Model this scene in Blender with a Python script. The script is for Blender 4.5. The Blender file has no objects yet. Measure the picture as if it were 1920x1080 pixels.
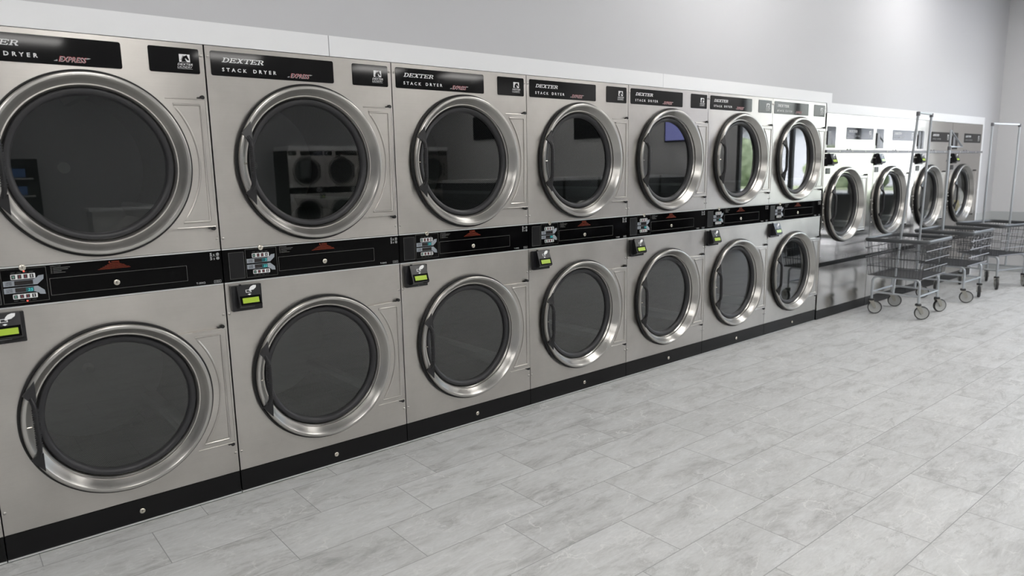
import bpy, bmesh, math, random
from mathutils import Vector, Matrix
random.seed(7)
S = bpy.context.scene
COL = S.collection
PI = math.pi

# ------------------------------------------------------------------ materials
def new_mat(name):
    m = bpy.data.materials.new(name); m.use_nodes = True
    nt = m.node_tree
    return m, nt, nt.nodes['Principled BSDF']

def simple(name, col, rough=0.5, metal=0.0, spec=0.5, emit=None, es=1.0, coat=0.0):
    m, nt, b = new_mat(name)
    b.inputs['Base Color'].default_value = (*col, 1)
    b.inputs['Roughness'].default_value = rough
    b.inputs['Metallic'].default_value = metal
    b.inputs['Specular IOR Level'].default_value = spec
    b.inputs['Coat Weight'].default_value = coat
    if emit:
        b.inputs['Emission Color'].default_value = (*emit, 1)
        b.inputs['Emission Strength'].default_value = es
    return m

def N(nt, t, **kw):
    n = nt.nodes.new(t)
    for k, v in kw.items(): setattr(n, k, v)
    return n

def mth(nt, op, a, b=None, c=None):
    n = nt.nodes.new('ShaderNodeMath'); n.operation = op
    for i, x in enumerate((a, b, c)):
        if x is None: continue
        if isinstance(x, (int, float)): n.inputs[i].default_value = x
        else: nt.links.new(x, n.inputs[i])
    return n.outputs[0]

def steel(name, col, rough, aniso, tangent='Z', blotch=0.06, scratch=True, rvar=0.08):
    m, nt, b = new_mat(name)
    L = nt.links.new
    b.inputs['Metallic'].default_value = 1.0
    b.inputs['Anisotropic'].default_value = aniso
    tc = N(nt, 'ShaderNodeTexCoord')
    oi = N(nt, 'ShaderNodeObjectInfo')
    ofs = N(nt, 'ShaderNodeVectorMath', operation='MULTIPLY_ADD')
    ofs.inputs[1].default_value = (1, 1, 1)
    cmb = N(nt, 'ShaderNodeCombineXYZ')
    L(mth(nt, 'MULTIPLY', oi.outputs['Random'], 31.0), cmb.inputs[0])
    L(mth(nt, 'MULTIPLY', oi.outputs['Random'], 17.0), cmb.inputs[2])
    L(tc.outputs['Object'], ofs.inputs[0]); L(cmb.outputs[0], ofs.inputs[2])
    n1 = N(nt, 'ShaderNodeTexNoise'); n1.inputs['Scale'].default_value = 4.2; n1.inputs['Detail'].default_value = 6
    n1.inputs['Roughness'].default_value = 0.62
    L(ofs.outputs[0], n1.inputs['Vector'])
    mp = N(nt, 'ShaderNodeMapping'); mp.inputs['Scale'].default_value = (4, 4, 420)
    L(ofs.outputs[0], mp.inputs['Vector'])
    n2 = N(nt, 'ShaderNodeTexNoise'); n2.inputs['Scale'].default_value = 1.0; n2.inputs['Detail'].default_value = 2
    L(mp.outputs[0], n2.inputs['Vector'])
    # colour: slow wiping smears plus a fine grain
    f = mth(nt, 'ADD', mth(nt, 'MULTIPLY', mth(nt, 'SUBTRACT', n1.outputs['Fac'], 0.5), blotch * 2.2),
            mth(nt, 'MULTIPLY', mth(nt, 'SUBTRACT', n2.outputs['Fac'], 0.5), 0.10 if scratch else 0.0))
    f = mth(nt, 'ADD', f, 1.0)
    mx = N(nt, 'ShaderNodeVectorMath', operation='SCALE'); mx.inputs[0].default_value = col
    L(f, mx.inputs['Scale']); L(mx.outputs[0], b.inputs['Base Color'])
    L(mth(nt, 'ADD', mth(nt, 'MULTIPLY', mth(nt, 'SUBTRACT', n1.outputs['Fac'], 0.5), rvar * 2), rough), b.inputs['Roughness'])
    if tangent == 'Z':
        t = N(nt, 'ShaderNodeCombineXYZ'); t.inputs[2].default_value = 1.0
        L(t.outputs[0], b.inputs['Tangent'])
    elif tangent == 'R':
        t = N(nt, 'ShaderNodeTangent'); t.direction_type = 'RADIAL'; t.axis = 'Y'
        L(t.outputs[0], b.inputs['Tangent']); b.inputs['Anisotropic Rotation'].default_value = 0.25
    if scratch:
        bp = N(nt, 'ShaderNodeBump'); bp.inputs['Strength'].default_value = 0.05; bp.inputs['Distance'].default_value = 0.003
        L(n1.outputs['Fac'], bp.inputs['Height']); L(bp.outputs[0], b.inputs['Normal'])
    return m

M = {}
M['steel'] = steel('brushed_steel', (0.515, 0.495, 0.468), 0.33, 0.70, blotch=0.17, rvar=0.10)
M['steel_single'] = steel('brushed_steel_satin', (0.585, 0.560, 0.535), 0.17, 0.72)
M['ring'] = steel('spun_steel', (0.47, 0.46, 0.44), 0.30, 0.6, 'R', 0.02, False, 0.02)
M['drumsteel'] = simple('drum_back_steel', (0.50, 0.53, 0.52), 0.5, 0.0)
M['blackplate'] = simple('black_gloss_plate', (0.006, 0.006, 0.0065), 0.05, 0, 0.26)
M['blackpanel'] = simple('black_gloss_panel', (0.0022, 0.0022, 0.0025), 0.08, 0, 0.10)
M['darkpanel'] = simple('dark_satin_panel', (0.008, 0.008, 0.009), 0.30, 0, 0.3)
M['kick'] = simple('black_enamel', (0.005, 0.005, 0.0055), 0.20, 0, 0.25)
M['rubber'] = simple('black_rubber', (0.013, 0.013, 0.014), 0.45, 0, 0.4)
M['seal'] = simple('grey_black_rubber_seal', (0.030, 0.030, 0.033), 0.42, 0, 0.4)
M['handle'] = simple('black_plastic', (0.018, 0.018, 0.020), 0.38, 0, 0.4)
M['readerblack'] = simple('gloss_black_plastic', (0.014, 0.014, 0.016), 0.22, 0, 0.4)
M['cabinet'] = simple('dark_cabinet_sheet', (0.05, 0.05, 0.05), 0.6, 0.3)
M['trimline'] = simple('aluminium_trim', (0.60, 0.62, 0.62), 0.4, 0.15)
M['screw'] = simple('zinc_screw', (0.62, 0.60, 0.57), 0.3, 1.0)
M['lock'] = simple('nickel_lock', (0.72, 0.68, 0.60), 0.25, 1.0)
M['white'] = simple('white_print', (0.78, 0.79, 0.80), 0.5)
M['greyprint'] = simple('grey_print', (0.30, 0.33, 0.37), 0.45)
M['dimprint'] = simple('dim_grey_print', (0.16, 0.16, 0.16), 0.5)
M['midprint'] = simple('silver_print', (0.42, 0.43, 0.44), 0.5)
M['red'] = simple('red_print', (0.42, 0.045, 0.06), 0.5)
M['warn'] = simple('orange_red_print', (0.34, 0.045, 0.012), 0.5)
M['keyblack'] = simple('key_black', (0.02, 0.02, 0.022), 0.4)
M['keygreen'] = simple('key_green', (0.16, 0.35, 0.27), 0.4)
M['keyred'] = simple('key_red', (0.30, 0.04, 0.06), 0.4)
M['display'] = simple('display_window', (0.018, 0.015, 0.015), 0.15)
M['digit'] = simple('cyan_digits', (0.02, 0.2, 0.2), 0.5, emit=(0.10, 0.80, 0.80), es=0.6)
M['displaylit'] = simple('display_window_lit', (0.008, 0.03, 0.035), 0.2, emit=(0.01, 0.08, 0.09), es=0.6)
M['led'] = simple('red_led', (0.5, 0.02, 0.02), 0.4, emit=(1.0, 0.10, 0.06), es=1.6)
M['lcd'] = simple('green_lcd', (0.25, 0.36, 0.03), 0.12, emit=(0.33, 0.46, 0.05), es=0.28)
M['wallwhite'] = simple('white_panel_trim', (0.80, 0.81, 0.83), 0.45)
M['tube'] = simple('galvanised_tube', (0.52, 0.55, 0.58), 0.36, 0.75)
M['wire'] = simple('dark_coated_wire', (0.055, 0.056, 0.060), 0.35, 0.1, 0.5)
M['wire_light'] = simple('bright_wire', (0.40, 0.41, 0.44), 0.35, 0.5)
M['bumper'] = simple('grey_vinyl_bumper', (0.075, 0.080, 0.086), 0.36, 0, 0.5)
M['tire'] = simple('dark_rubber_tread', (0.035, 0.036, 0.036), 0.6)
M['wheel'] = simple('pale_grey_wheel', (0.46, 0.47, 0.46), 0.5)
M['fork'] = simple('dull_zinc_fork', (0.40, 0.39, 0.35), 0.45, 0.6)
M['rail'] = simple('grey_painted_rail', (0.17, 0.17, 0.185), 0.4, 0.3)
M['whitecloth'] = simple('white_cloth', (0.80, 0.80, 0.78), 0.9)
M['yellowcloth'] = simple('pale_yellow_cloth', (0.55, 0.47, 0.20), 0.9)

# perforated drum wall
def perforated():
    m, nt, b = new_mat('perforated_drum')
    L = nt.links.new
    tc = N(nt, 'ShaderNodeTexCoord'); sp = N(nt, 'ShaderNodeSeparateXYZ')
    L(tc.outputs['Object'], sp.inputs[0])
    ang = mth(nt, 'ARCTAN2', sp.outputs[2], sp.outputs[0])
    u = mth(nt, 'MULTIPLY', ang, 0.37 / 0.0110)
    v = mth(nt, 'MULTIPLY', sp.outputs[1], 1 / 0.0110)
    row = mth(nt, 'FLOOR', v)
    u2 = mth(nt, 'ADD', u, mth(nt, 'MULTIPLY', mth(nt, 'MODULO', row, 2.0), 0.5))
    fu = mth(nt, 'SUBTRACT', mth(nt, 'FRACT', u2), 0.5)
    fv = mth(nt, 'SUBTRACT', mth(nt, 'FRACT', v), 0.5)
    d = mth(nt, 'SQRT', mth(nt, 'ADD', mth(nt, 'MULTIPLY', fu, fu), mth(nt, 'MULTIPLY', fv, fv)))
    hole = mth(nt, 'LESS_THAN', d, 0.30)
    mx = N(nt, 'ShaderNodeMix', data_type='RGBA')
    mx.inputs['A'].default_value = (0.40, 0.41, 0.41, 1); mx.inputs['B'].default_value = (0.02, 0.02, 0.02, 1)
    L(hole, mx.inputs['Factor']); L(mx.outputs['Result'], b.inputs['Base Color'])
    b.inputs['Metallic'].default_value = 0.3; b.inputs['Roughness'].default_value = 0.45
    return m
M['perf'] = perforated()

def glass_mat(name, tint, refl_ior=1.5):
    m = bpy.data.materials.new(name); m.use_nodes = True
    nt = m.node_tree; nt.nodes.clear(); L = nt.links.new
    out = N(nt, 'ShaderNodeOutputMaterial'); mix = N(nt, 'ShaderNodeMixShader')
    tr = N(nt, 'ShaderNodeBsdfTransparent'); tr.inputs[0].default_value = (*tint, 1)
    gl = N(nt, 'ShaderNodeBsdfGlossy'); gl.inputs['Roughness'].default_value = 0.012; gl.inputs[0].default_value = (1, 1, 1, 1)
    fr = N(nt, 'ShaderNodeFresnel'); fr.inputs['IOR'].default_value = refl_ior
    ge = N(nt, 'ShaderNodeNewGeometry')   # both faces of the thin pane are counted on its front one
    k = mth(nt, 'MULTIPLY', mth(nt, 'MULTIPLY', fr.outputs[0], 1.65), mth(nt, 'SUBTRACT', 1.0, ge.outputs['Backfacing']))
    L(mth(nt, 'MINIMUM', k, 1.0), mix.inputs[0]); L(tr.outputs[0], mix.inputs[1]); L(gl.outputs[0], mix.inputs[2]); L(mix.outputs[0], out.inputs[0])
    return m
M['glass'] = glass_mat('smoked_door_glass', (0.54, 0.56, 0.555), 1.58)
M['glass_matte'] = glass_mat('smoked_acrylic', (0.82, 0.83, 0.83), 1.24)
M['winglass'] = glass_mat('window_glass', (0.96, 0.97, 0.97))

def wall_paint(name, col):
    m, nt, b = new_mat(name); L = nt.links.new
    tc = N(nt, 'ShaderNodeTexCoord'); n = N(nt, 'ShaderNodeTexNoise'); n.inputs['Scale'].default_value = 90; n.inputs['Detail'].default_value = 3
    L(tc.outputs['Object'], n.inputs['Vector'])
    bp = N(nt, 'ShaderNodeBump'); bp.inputs['Strength'].default_value = 0.05; bp.inputs['Distance'].default_value = 0.004
    L(n.outputs['Fac'], bp.inputs['Height']); L(bp.outputs[0], b.inputs['Normal'])
    b.inputs['Base Color'].default_value = (*col, 1); b.inputs['Roughness'].default_value = 0.55
    return m
M['wall'] = wall_paint('grey_wall_paint', (0.535, 0.540, 0.562))
M['wall_side_lightened'] = wall_paint('grey_wall_paint_side_lightened', (0.70, 0.70, 0.71))  # same grey paint, lightened in place of light missing on the side wall
M['band'] = wall_paint('darker_grey_band', (0.48, 0.50, 0.505))
M['ceil'] = wall_paint('ceiling_white', (0.82, 0.82, 0.82))

def floor_mat():
    m, nt, b = new_mat('grey_marbled_tile'); L = nt.links.new
    tc = N(nt, 'ShaderNodeTexCoord'); sp = N(nt, 'ShaderNodeSeparateXYZ'); L(tc.outputs['Object'], sp.inputs[0])
    TL, TH = 0.664, 0.335
    v = mth(nt, 'DIVIDE', mth(nt, 'SUBTRACT', mth(nt, 'MULTIPLY', sp.outputs[1], -1.0), 0.13), TH)
    row = mth(nt, 'FLOOR', v); fv = mth(nt, 'FRACT', v)
    u = mth(nt, 'DIVIDE', mth(nt, 'ADD', mth(nt, 'SUBTRACT', sp.outputs[0], 0.525), mth(nt, 'MULTIPLY', row, 0.2465)), TL)
    colm = mth(nt, 'FLOOR', u); fu = mth(nt, 'FRACT', u)
    eu = mth(nt, 'MULTIPLY', mth(nt, 'MINIMUM', fu, mth(nt, 'SUBTRACT', 1.0, fu)), TL)
    ev = mth(nt, 'MULTIPLY', mth(nt, 'MINIMUM', fv, mth(nt, 'SUBTRACT', 1.0, fv)), TH)
    e = mth(nt, 'MINIMUM', eu, ev)
    grout = mth(nt, 'LESS_THAN', e, 0.0017)
    # per-tile random vector
    idv = N(nt, 'ShaderNodeCombineXYZ'); L(colm, idv.inputs[0]); L(row, idv.inputs[1])
    wn = N(nt, 'ShaderNodeTexWhiteNoise', noise_dimensions='3D'); L(idv.outputs[0], wn.inputs['Vector'])
    off = N(nt, 'ShaderNodeVectorMath', operation='SCALE'); L(wn.outputs['Color'], off.inputs[0]); off.inputs['Scale'].default_value = 37.0
    pos = N(nt, 'ShaderNodeVectorMath', operation='ADD'); L(tc.outputs['Object'], pos.inputs[0]); L(off.outputs[0], pos.inputs[1])
    # streaky marbling along the tile's length
    mp = N(nt, 'ShaderNodeMapping'); mp.inputs['Scale'].default_value = (1.6, 4.6, 3); mp.inputs['Rotation'].default_value = (0, 0, math.radians(14))
    L(pos.outputs[0], mp.inputs['Vector'])
    n1 = N(nt, 'ShaderNodeTexNoise'); n1.inputs['Scale'].default_value = 1.7; n1.inputs['Detail'].default_value = 12; n1.inputs['Roughness'].default_value = 0.74; n1.inputs['Distortion'].default_value = 0.5
    L(mp.outputs[0], n1.inputs['Vector'])
    r1 = N(nt, 'ShaderNodeValToRGB'); cr = r1.color_ramp
    cr.elements[0].position = 0.31; cr.elements[0].color = (0.35, 0.35, 0.345, 1)
    cr.elements[1].position = 0.68; cr.elements[1].color = (0.625, 0.635, 0.635, 1)
    el = cr.elements.new(0.48); el.color = (0.545, 0.55, 0.545, 1)
    L(n1.outputs['Fac'], r1.inputs[0])
    n3 = N(nt, 'ShaderNodeTexNoise'); n3.inputs['Scale'].default_value = 1; n3.inputs['Detail'].default_value = 8; n3.inputs['Roughness'].default_value = 0.78
    mp4 = N(nt, 'ShaderNodeMapping'); mp4.inputs['Scale'].default_value = (20, 85, 20); mp4.inputs['Rotation'].default_value = (0, 0, math.radians(12))
    L(pos.outputs[0], mp4.inputs['Vector']); L(mp4.outputs[0], n3.inputs['Vector'])
    # veins: edges of a warped cell pattern, only here and there
    wv = N(nt, 'ShaderNodeTexNoise'); wv.inputs['Scale'].default_value = 5.5; wv.inputs['Detail'].default_value = 5
    L(pos.outputs[0], wv.inputs['Vector'])
    wadd = N(nt, 'ShaderNodeVectorMath', operation='MULTIPLY_ADD'); wadd.inputs[1].default_value = (0.30, 0.30, 0.30)
    L(wv.outputs['Color'], wadd.inputs[0]); L(pos.outputs[0], wadd.inputs[2])
    mp2 = N(nt, 'ShaderNodeMapping'); mp2.inputs['Scale'].default_value = (2.3, 5.0, 2); mp2.inputs['Rotation'].default_value = (0, 0, math.radians(20))
    L(wadd.outputs[0], mp2.inputs['Vector'])
    vo = N(nt, 'ShaderNodeTexVoronoi', feature='DISTANCE_TO_EDGE'); vo.inputs['Scale'].default_value = 1.0
    L(mp2.outputs[0], vo.inputs['Vector'])
    line = N(nt, 'ShaderNodeMapRange'); line.inputs['From Min'].default_value = 0.0; line.inputs['From Max'].default_value = 0.013
    line.inputs['To Min'].default_value = 1.0; line.inputs['To Max'].default_value = 0.0
    L(vo.outputs['Distance'], line.inputs['Value'])
    msk = N(nt, 'ShaderNodeTexNoise'); msk.inputs['Scale'].default_value = 4.0; msk.inputs['Detail'].default_value = 2
    L(pos.outputs[0], msk.inputs['Vector'])
    mk = N(nt, 'ShaderNodeMapRange'); mk.inputs['From Min'].default_value = 0.43; mk.inputs['From Max'].default_value = 0.62
    L(msk.outputs['Fac'], mk.inputs['Value'])
    vein = mth(nt, 'MULTIPLY', mth(nt, 'MULTIPLY', line.outputs[0], mk.outputs[0]), 0.62)
    # brightness of each tile and speckle
    k = mth(nt, 'ADD', 0.70, mth(nt, 'ADD', mth(nt, 'MULTIPLY', wn.outputs['Value'], 0.075), mth(nt, 'MULTIPLY', n3.outputs['Fac'], 0.50)))
    sc = N(nt, 'ShaderNodeVectorMath', operation='SCALE'); L(r1.outputs[0], sc.inputs[0]); L(k, sc.inputs['Scale'])
    mv = N(nt, 'ShaderNodeMix', data_type='RGBA'); mv.inputs['B'].default_value = (0.78, 0.78, 0.76, 1)
    L(sc.outputs[0], mv.inputs['A']); L(vein, mv.inputs['Factor'])
    # fine pale scratches
    ws = N(nt, 'ShaderNodeVectorMath', operation='MULTIPLY_ADD'); ws.inputs[1].default_value = (0.10, 0.10, 0.10)
    L(n3.outputs['Color'], ws.inputs[0]); L(wadd.outputs[0], ws.inputs[2])
    mp5 = N(nt, 'ShaderNodeMapping'); mp5.inputs['Scale'].default_value = (4.2, 12.0, 3); mp5.inputs['Location'].default_value = (2, 9, 4); mp5.inputs['Rotation'].default_value = (0, 0, math.radians(-12))
    L(ws.outputs[0], mp5.inputs['Vector'])
    vo3 = N(nt, 'ShaderNodeTexVoronoi', feature='DISTANCE_TO_EDGE'); vo3.inputs['Scale'].default_value = 1.0; L(mp5.outputs[0], vo3.inputs['Vector'])
    l3 = N(nt, 'ShaderNodeMapRange'); l3.inputs['From Max'].default_value = 0.03; l3.inputs['To Min'].default_value = 1.0; l3.inputs['To Max'].default_value = 0.0
    L(vo3.outputs['Distance'], l3.inputs['Value'])
    mk3 = N(nt, 'ShaderNodeMapRange'); mk3.inputs['From Min'].default_value = 0.45; mk3.inputs['From Max'].default_value = 0.56
    L(wv.outputs['Fac'], mk3.inputs['Value'])
    sc3 = mth(nt, 'MULTIPLY', mth(nt, 'MULTIPLY', l3.outputs[0], mk3.outputs[0]), 0.55)
    ms = N(nt, 'ShaderNodeMix', data_type='RGBA'); ms.inputs['B'].default_value = (0.74, 0.74, 0.73, 1)
    L(mv.outputs['Result'], ms.inputs['A']); L(sc3, ms.inputs['Factor']); mv = ms
    # thin dark cracks
    wadd2 = N(nt, 'ShaderNodeVectorMath', operation='MULTIPLY_ADD'); wadd2.inputs[1].default_value = (0.35, 0.35, 0.35)
    L(n1.outputs['Color'], wadd2.inputs[0]); L(pos.outputs[0], wadd2.inputs[2])
    mp3 = N(nt, 'ShaderNodeMapping'); mp3.inputs['Scale'].default_value = (2.0, 7.0, 2); mp3.inputs['Location'].default_value = (5, 3, 1); mp3.inputs['Rotation'].default_value = (0, 0, math.radians(10))
    L(wadd2.outputs[0], mp3.inputs['Vector'])
    vo2 = N(nt, 'ShaderNodeTexVoronoi', feature='DISTANCE_TO_EDGE'); L(mp3.outputs[0], vo2.inputs['Vector']); vo2.inputs['Scale'].default_value = 1.0
    l2 = N(nt, 'ShaderNodeMapRange'); l2.inputs['From Min'].default_value = 0.0; l2.inputs['From Max'].default_value = 0.03
    l2.inputs['To Min'].default_value = 1.0; l2.inputs['To Max'].default_value = 0.0
    L(vo2.outputs['Distance'], l2.inputs['Value'])
    mk2 = N(nt, 'ShaderNodeMapRange'); mk2.inputs['From Min'].default_value = 0.52; mk2.inputs['From Max'].default_value = 0.36
    mk2.inputs['To Min'].default_value = 0.0; mk2.inputs['To Max'].default_value = 1.0
    L(msk.outputs['Fac'], mk2.inputs['Value'])
    dk = mth(nt, 'MULTIPLY', mth(nt, 'MULTIPLY', l2.outputs[0], mk2.outputs[0]), 0.50)
    mc = N(nt, 'ShaderNodeMix', data_type='RGBA'); mc.inputs['B'].default_value = (0.27, 0.27, 0.265, 1)
    L(mv.outputs['Result'], mc.inputs['A']); L(dk, mc.inputs['Factor'])
    mg = N(nt, 'ShaderNodeMix', data_type='RGBA'); mg.inputs['B'].default_value = (0.27, 0.27, 0.275, 1)
    L(mc.outputs['Result'], mg.inputs['A']); L(grout, mg.inputs['Factor'])
    L(mg.outputs['Result'], b.inputs['Base Color'])
    L(mth(nt, 'ADD', 0.40, mth(nt, 'MULTIPLY', n1.outputs['Fac'], 0.15)), b.inputs['Roughness'])
    b.inputs['Specular IOR Level'].default_value = 0.4
    h = mth(nt, 'SUBTRACT', mth(nt, 'MULTIPLY', n1.outputs['Fac'], 0.25), mth(nt, 'MULTIPLY', grout, 0.8))
    bp = N(nt, 'ShaderNodeBump'); bp.inputs['Strength'].default_value = 0.12; bp.inputs['Distance'].default_value = 0.003
    L(h, bp.inputs['Height']); L(bp.outputs[0], b.inputs['Normal'])
    return m
M['floor'] = floor_mat()

# ------------------------------------------------------------------ mesh builder
class MB:
    def __init__(s): s.v = []; s.f = []; s.m = []
    def add(s, vs, fs, mi=0):
        o = len(s.v); s.v += [tuple(p) for p in vs]
        for f in fs: s.f.append(tuple(i + o for i in f)); s.m.append(mi)
        return s
    def box(s, x0, x1, y0, y1, z0, z1, mi=0):
        vs = [(x, y, z) for z in (z0, z1) for y in (y0, y1) for x in (x0, x1)]
        return s.add(vs, [(0, 2, 3, 1), (4, 5, 7, 6), (0, 1, 5, 4), (2, 6, 7, 3), (0, 4, 6, 2), (1, 3, 7, 5)], mi)
    def rbox(s, x0, x1, z0, z1, y0, y1, r, mi=0, n=5):
        # rounded rectangle in xz, from y0 (back) to y1 (front)
        pts = rrect(x0, x1, z0, z1, r, n)
        return s.prism(pts, y0, y1, mi)
    def prism(s, pts, y0, y1, mi=0):
        n = len(pts)
        vs = [(x, y0, z) for x, z in pts] + [(x, y1, z) for x, z in pts]
        fs = [tuple(range(n)), tuple(range(2 * n - 1, n - 1, -1))]
        fs += [(i, (i + 1) % n, (i + 1) % n + n, i + n) for i in range(n)]
        return s.add(vs, fs, mi)
    def flat(s, pts, y, mi=0):
        # flat print facing -y
        a = sum(pts[i][0] * pts[(i + 1) % len(pts)][1] - pts[(i + 1) % len(pts)][0] * pts[i][1] for i in range(len(pts)))
        if a < 0: pts = pts[::-1]
        return s.add([(x, y, z) for x, z in pts], [tuple(range(len(pts)))], mi)
    def frect(s, x0, x1, z0, z1, y, mi=0):
        return s.flat([(x0, z0), (x1, z0), (x1, z1), (x0, z1)], y, mi)
    def frame(s, x0, x1, z0, z1, t, y, mi=0):
        s.frect(x0, x1, z0, z0 + t, y, mi); s.frect(x0, x1, z1 - t, z1, y, mi)
        s.frect(x0, x0 + t, z0 + t, z1 - t, y, mi); s.frect(x1 - t, x1, z0 + t, z1 - t, y, mi); return s
    def lathe(s, prof, n=96, mi=0, cx=0, cy=0, cz=0, closed=False, axis='Y'):
        k = len(prof); vs = []
        for i in range(n):
            a = 2 * PI * i / n; c, q = math.cos(a), math.sin(a)
            for r, y in prof:
                if axis == 'Y': vs.append((cx + r * c, cy + y, cz + r * q))
                else: vs.append((cx + r * c, cy + r * q, cz + y))
        fs = []
        for i in range(n):
            j = (i + 1) % n
            for t in range(k if closed else k - 1):
                u = (t + 1) % k
                fs.append((i * k + t, i * k + u, j * k + u, j * k + t))
        s.add(vs, fs, mi)
        return s
    def disc(s, r, y, n=96, mi=0, cx=0, cz=0):
        return s.add([(cx + r * math.cos(2 * PI * i / n), y, cz + r * math.sin(2 * PI * i / n)) for i in range(n)], [tuple(range(n))], mi)
    def cyl(s, p0, p1, r, n=16, mi=0, r1=None):
        return s.tube([p0, p1], r, n, mi, caps=True, r_end=r1)
    def tube(s, path, r, n=8, mi=0, closed=False, caps=True, r_end=None, flat=None):
        P = [Vector(p) for p in path]; k = len(P); T = []
        for i in range(k):
            if closed: t = (P[(i + 1) % k] - P[i - 1])
            elif i == 0: t = P[1] - P[0]
            elif i == k - 1: t = P[-1] - P[-2]
            else: t = (P[i + 1] - P[i]).normalized() + (P[i] - P[i - 1]).normalized()
            T.append(t.normalized())
        up = Vector((0, 0, 1)) if abs(T[0].z) < 0.9 else Vector((0, 1, 0))
        nrm = (up - T[0] * up.dot(T[0])).normalized(); vs = []
        for i in range(k):
            if i: 
                nrm = nrm - T[i] * nrm.dot(T[i])
                nrm.normalize()
            bn = T[i].cross(nrm)
            rr = r if r_end is None else r + (r_end - r) * i / (k - 1)
            a_, b_ = (rr, rr) if flat is None else flat
            for j in range(n):
                a = 2 * PI * j / n
                vs.append(P[i] + nrm * (a_ * math.cos(a)) + bn * (b_ * math.sin(a)))
        fs = []
        for i in range(k if closed else k - 1):
            i2 = (i + 1) % k
            for j in range(n):
                j2 = (j + 1) % n
                fs.append((i * n + j, i * n + j2, i2 * n + j2, i2 * n + j))
        if caps and not closed:
            fs.append(tuple(range(n - 1, -1, -1))); fs.append(tuple(range((k - 1) * n, k * n)))
        return s.add(vs, fs, mi)
    def text(s, body, x0, x1, z0, z1, y, mi=0, shear=0.0, spacing=1.0, bold=0.0):
        cu = bpy.data.curves.new('t', 'FONT'); cu.body = body; cu.space_character = spacing; cu.resolution_u = 2
        cu.shear = shear; cu.offset = bold; cu.fill_mode = 'FRONT'
        ob = bpy.data.objects.new('t', cu); COL.objects.link(ob)
        bpy.context.view_layer.update()
        me = bpy.data.meshes.new_from_object(ob.evaluated_get(bpy.context.evaluated_depsgraph_get()))
        vs = [v.co.copy() for v in me.vertices]; fs = [tuple(p.vertices) for p in me.polygons]
        bpy.data.objects.remove(ob); bpy.data.curves.remove(cu); bpy.data.meshes.remove(me)
        if not vs: return s
        ax, bx = min(v.x for v in vs), max(v.x for v in vs); ay, by = min(v.y for v in vs), max(v.y for v in vs)
        vv = [(x0 + (v.x - ax) / (bx - ax) * (x1 - x0), y, z0 + (v.y - ay) / (by - ay) * (z1 - z0)) for v in vs]
        # keep facing -y
        f2 = []
        for f in fs:
            a = sum(vv[f[i]][0] * vv[f[(i + 1) % len(f)]][2] - vv[f[(i + 1) % len(f)]][0] * vv[f[i]][2] for i in range(len(f)))
            f2.append(f if a > 0 else f[::-1])
        return s.add(vv, f2, mi)
    def mesh(s, name, mats, fix=True, smooth=35):
        me = bpy.data.meshes.new(name); me.from_pydata(s.v, [], s.f)
        for m in (mats if isinstance(mats, (list, tuple)) else [mats]): me.materials.append(m)
        me.polygons.foreach_set('material_index', s.m)
        if fix:
            bm = bmesh.new(); bm.from_mesh(me); bmesh.ops.recalc_face_normals(bm, faces=bm.faces); bm.to_mesh(me); bm.free()
        if smooth:
            me.polygons.foreach_set('use_smooth', [True] * len(me.polygons))
            me.set_sharp_from_angle(angle=math.radians(smooth))
        me.update()
        return me
    def build(s, name, mats, parent=None, loc=(0, 0, 0), fix=True, smooth=35):
        return link(name, s.mesh(name, mats, fix, smooth), parent, loc)

def link(name, me, parent=None, loc=(0, 0, 0)):
    o = bpy.data.objects.new(name, me); COL.objects.link(o); o.location = loc
    if parent: o.parent = parent
    return o

def rrect(x0, x1, z0, z1, r, n=5):
    pts = []
    for cx, cz, a0 in ((x1 - r, z1 - r, 0), (x0 + r, z1 - r, 90), (x0 + r, z0 + r, 180), (x1 - r, z0 + r, 270)):
        for i in range(n + 1):
            a = math.radians(a0 + 90 * i / n); pts.append((cx + r * math.cos(a), cz + r * math.sin(a)))
    return pts

def tag(o, label, cat, group=None, kind=None):
    if label: o['label'] = label
    if cat: o['category'] = cat
    if group: o['group'] = group
    if kind: o['kind'] = kind
    return o

def thing(name, label, cat, loc=(0, 0, 0), rz=0, group=None):
    o = bpy.data.objects.new(name, None); COL.objects.link(o); o.empty_display_size = 0.1
    o.location = loc; o.rotation_euler = (0, 0, rz)
    return tag(o, label, cat, group)

def copy_tree(o, parent=None):
    c = o.copy(); COL.objects.link(c); c.parent = parent
    for ch in list(KIDS.get(o.name, [])): 
        k = copy_tree(ch, c)
    return c
KIDS = {}
def index_kids():
    KIDS.clear()
    for o in bpy.data.objects:
        if o.parent: KIDS.setdefault(o.parent.name, []).append(o)

def struct(name, mb, mats, smooth=None):
    o = mb.build(name, mats, None, smooth=smooth); o['kind'] = 'structure'; return o

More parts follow.
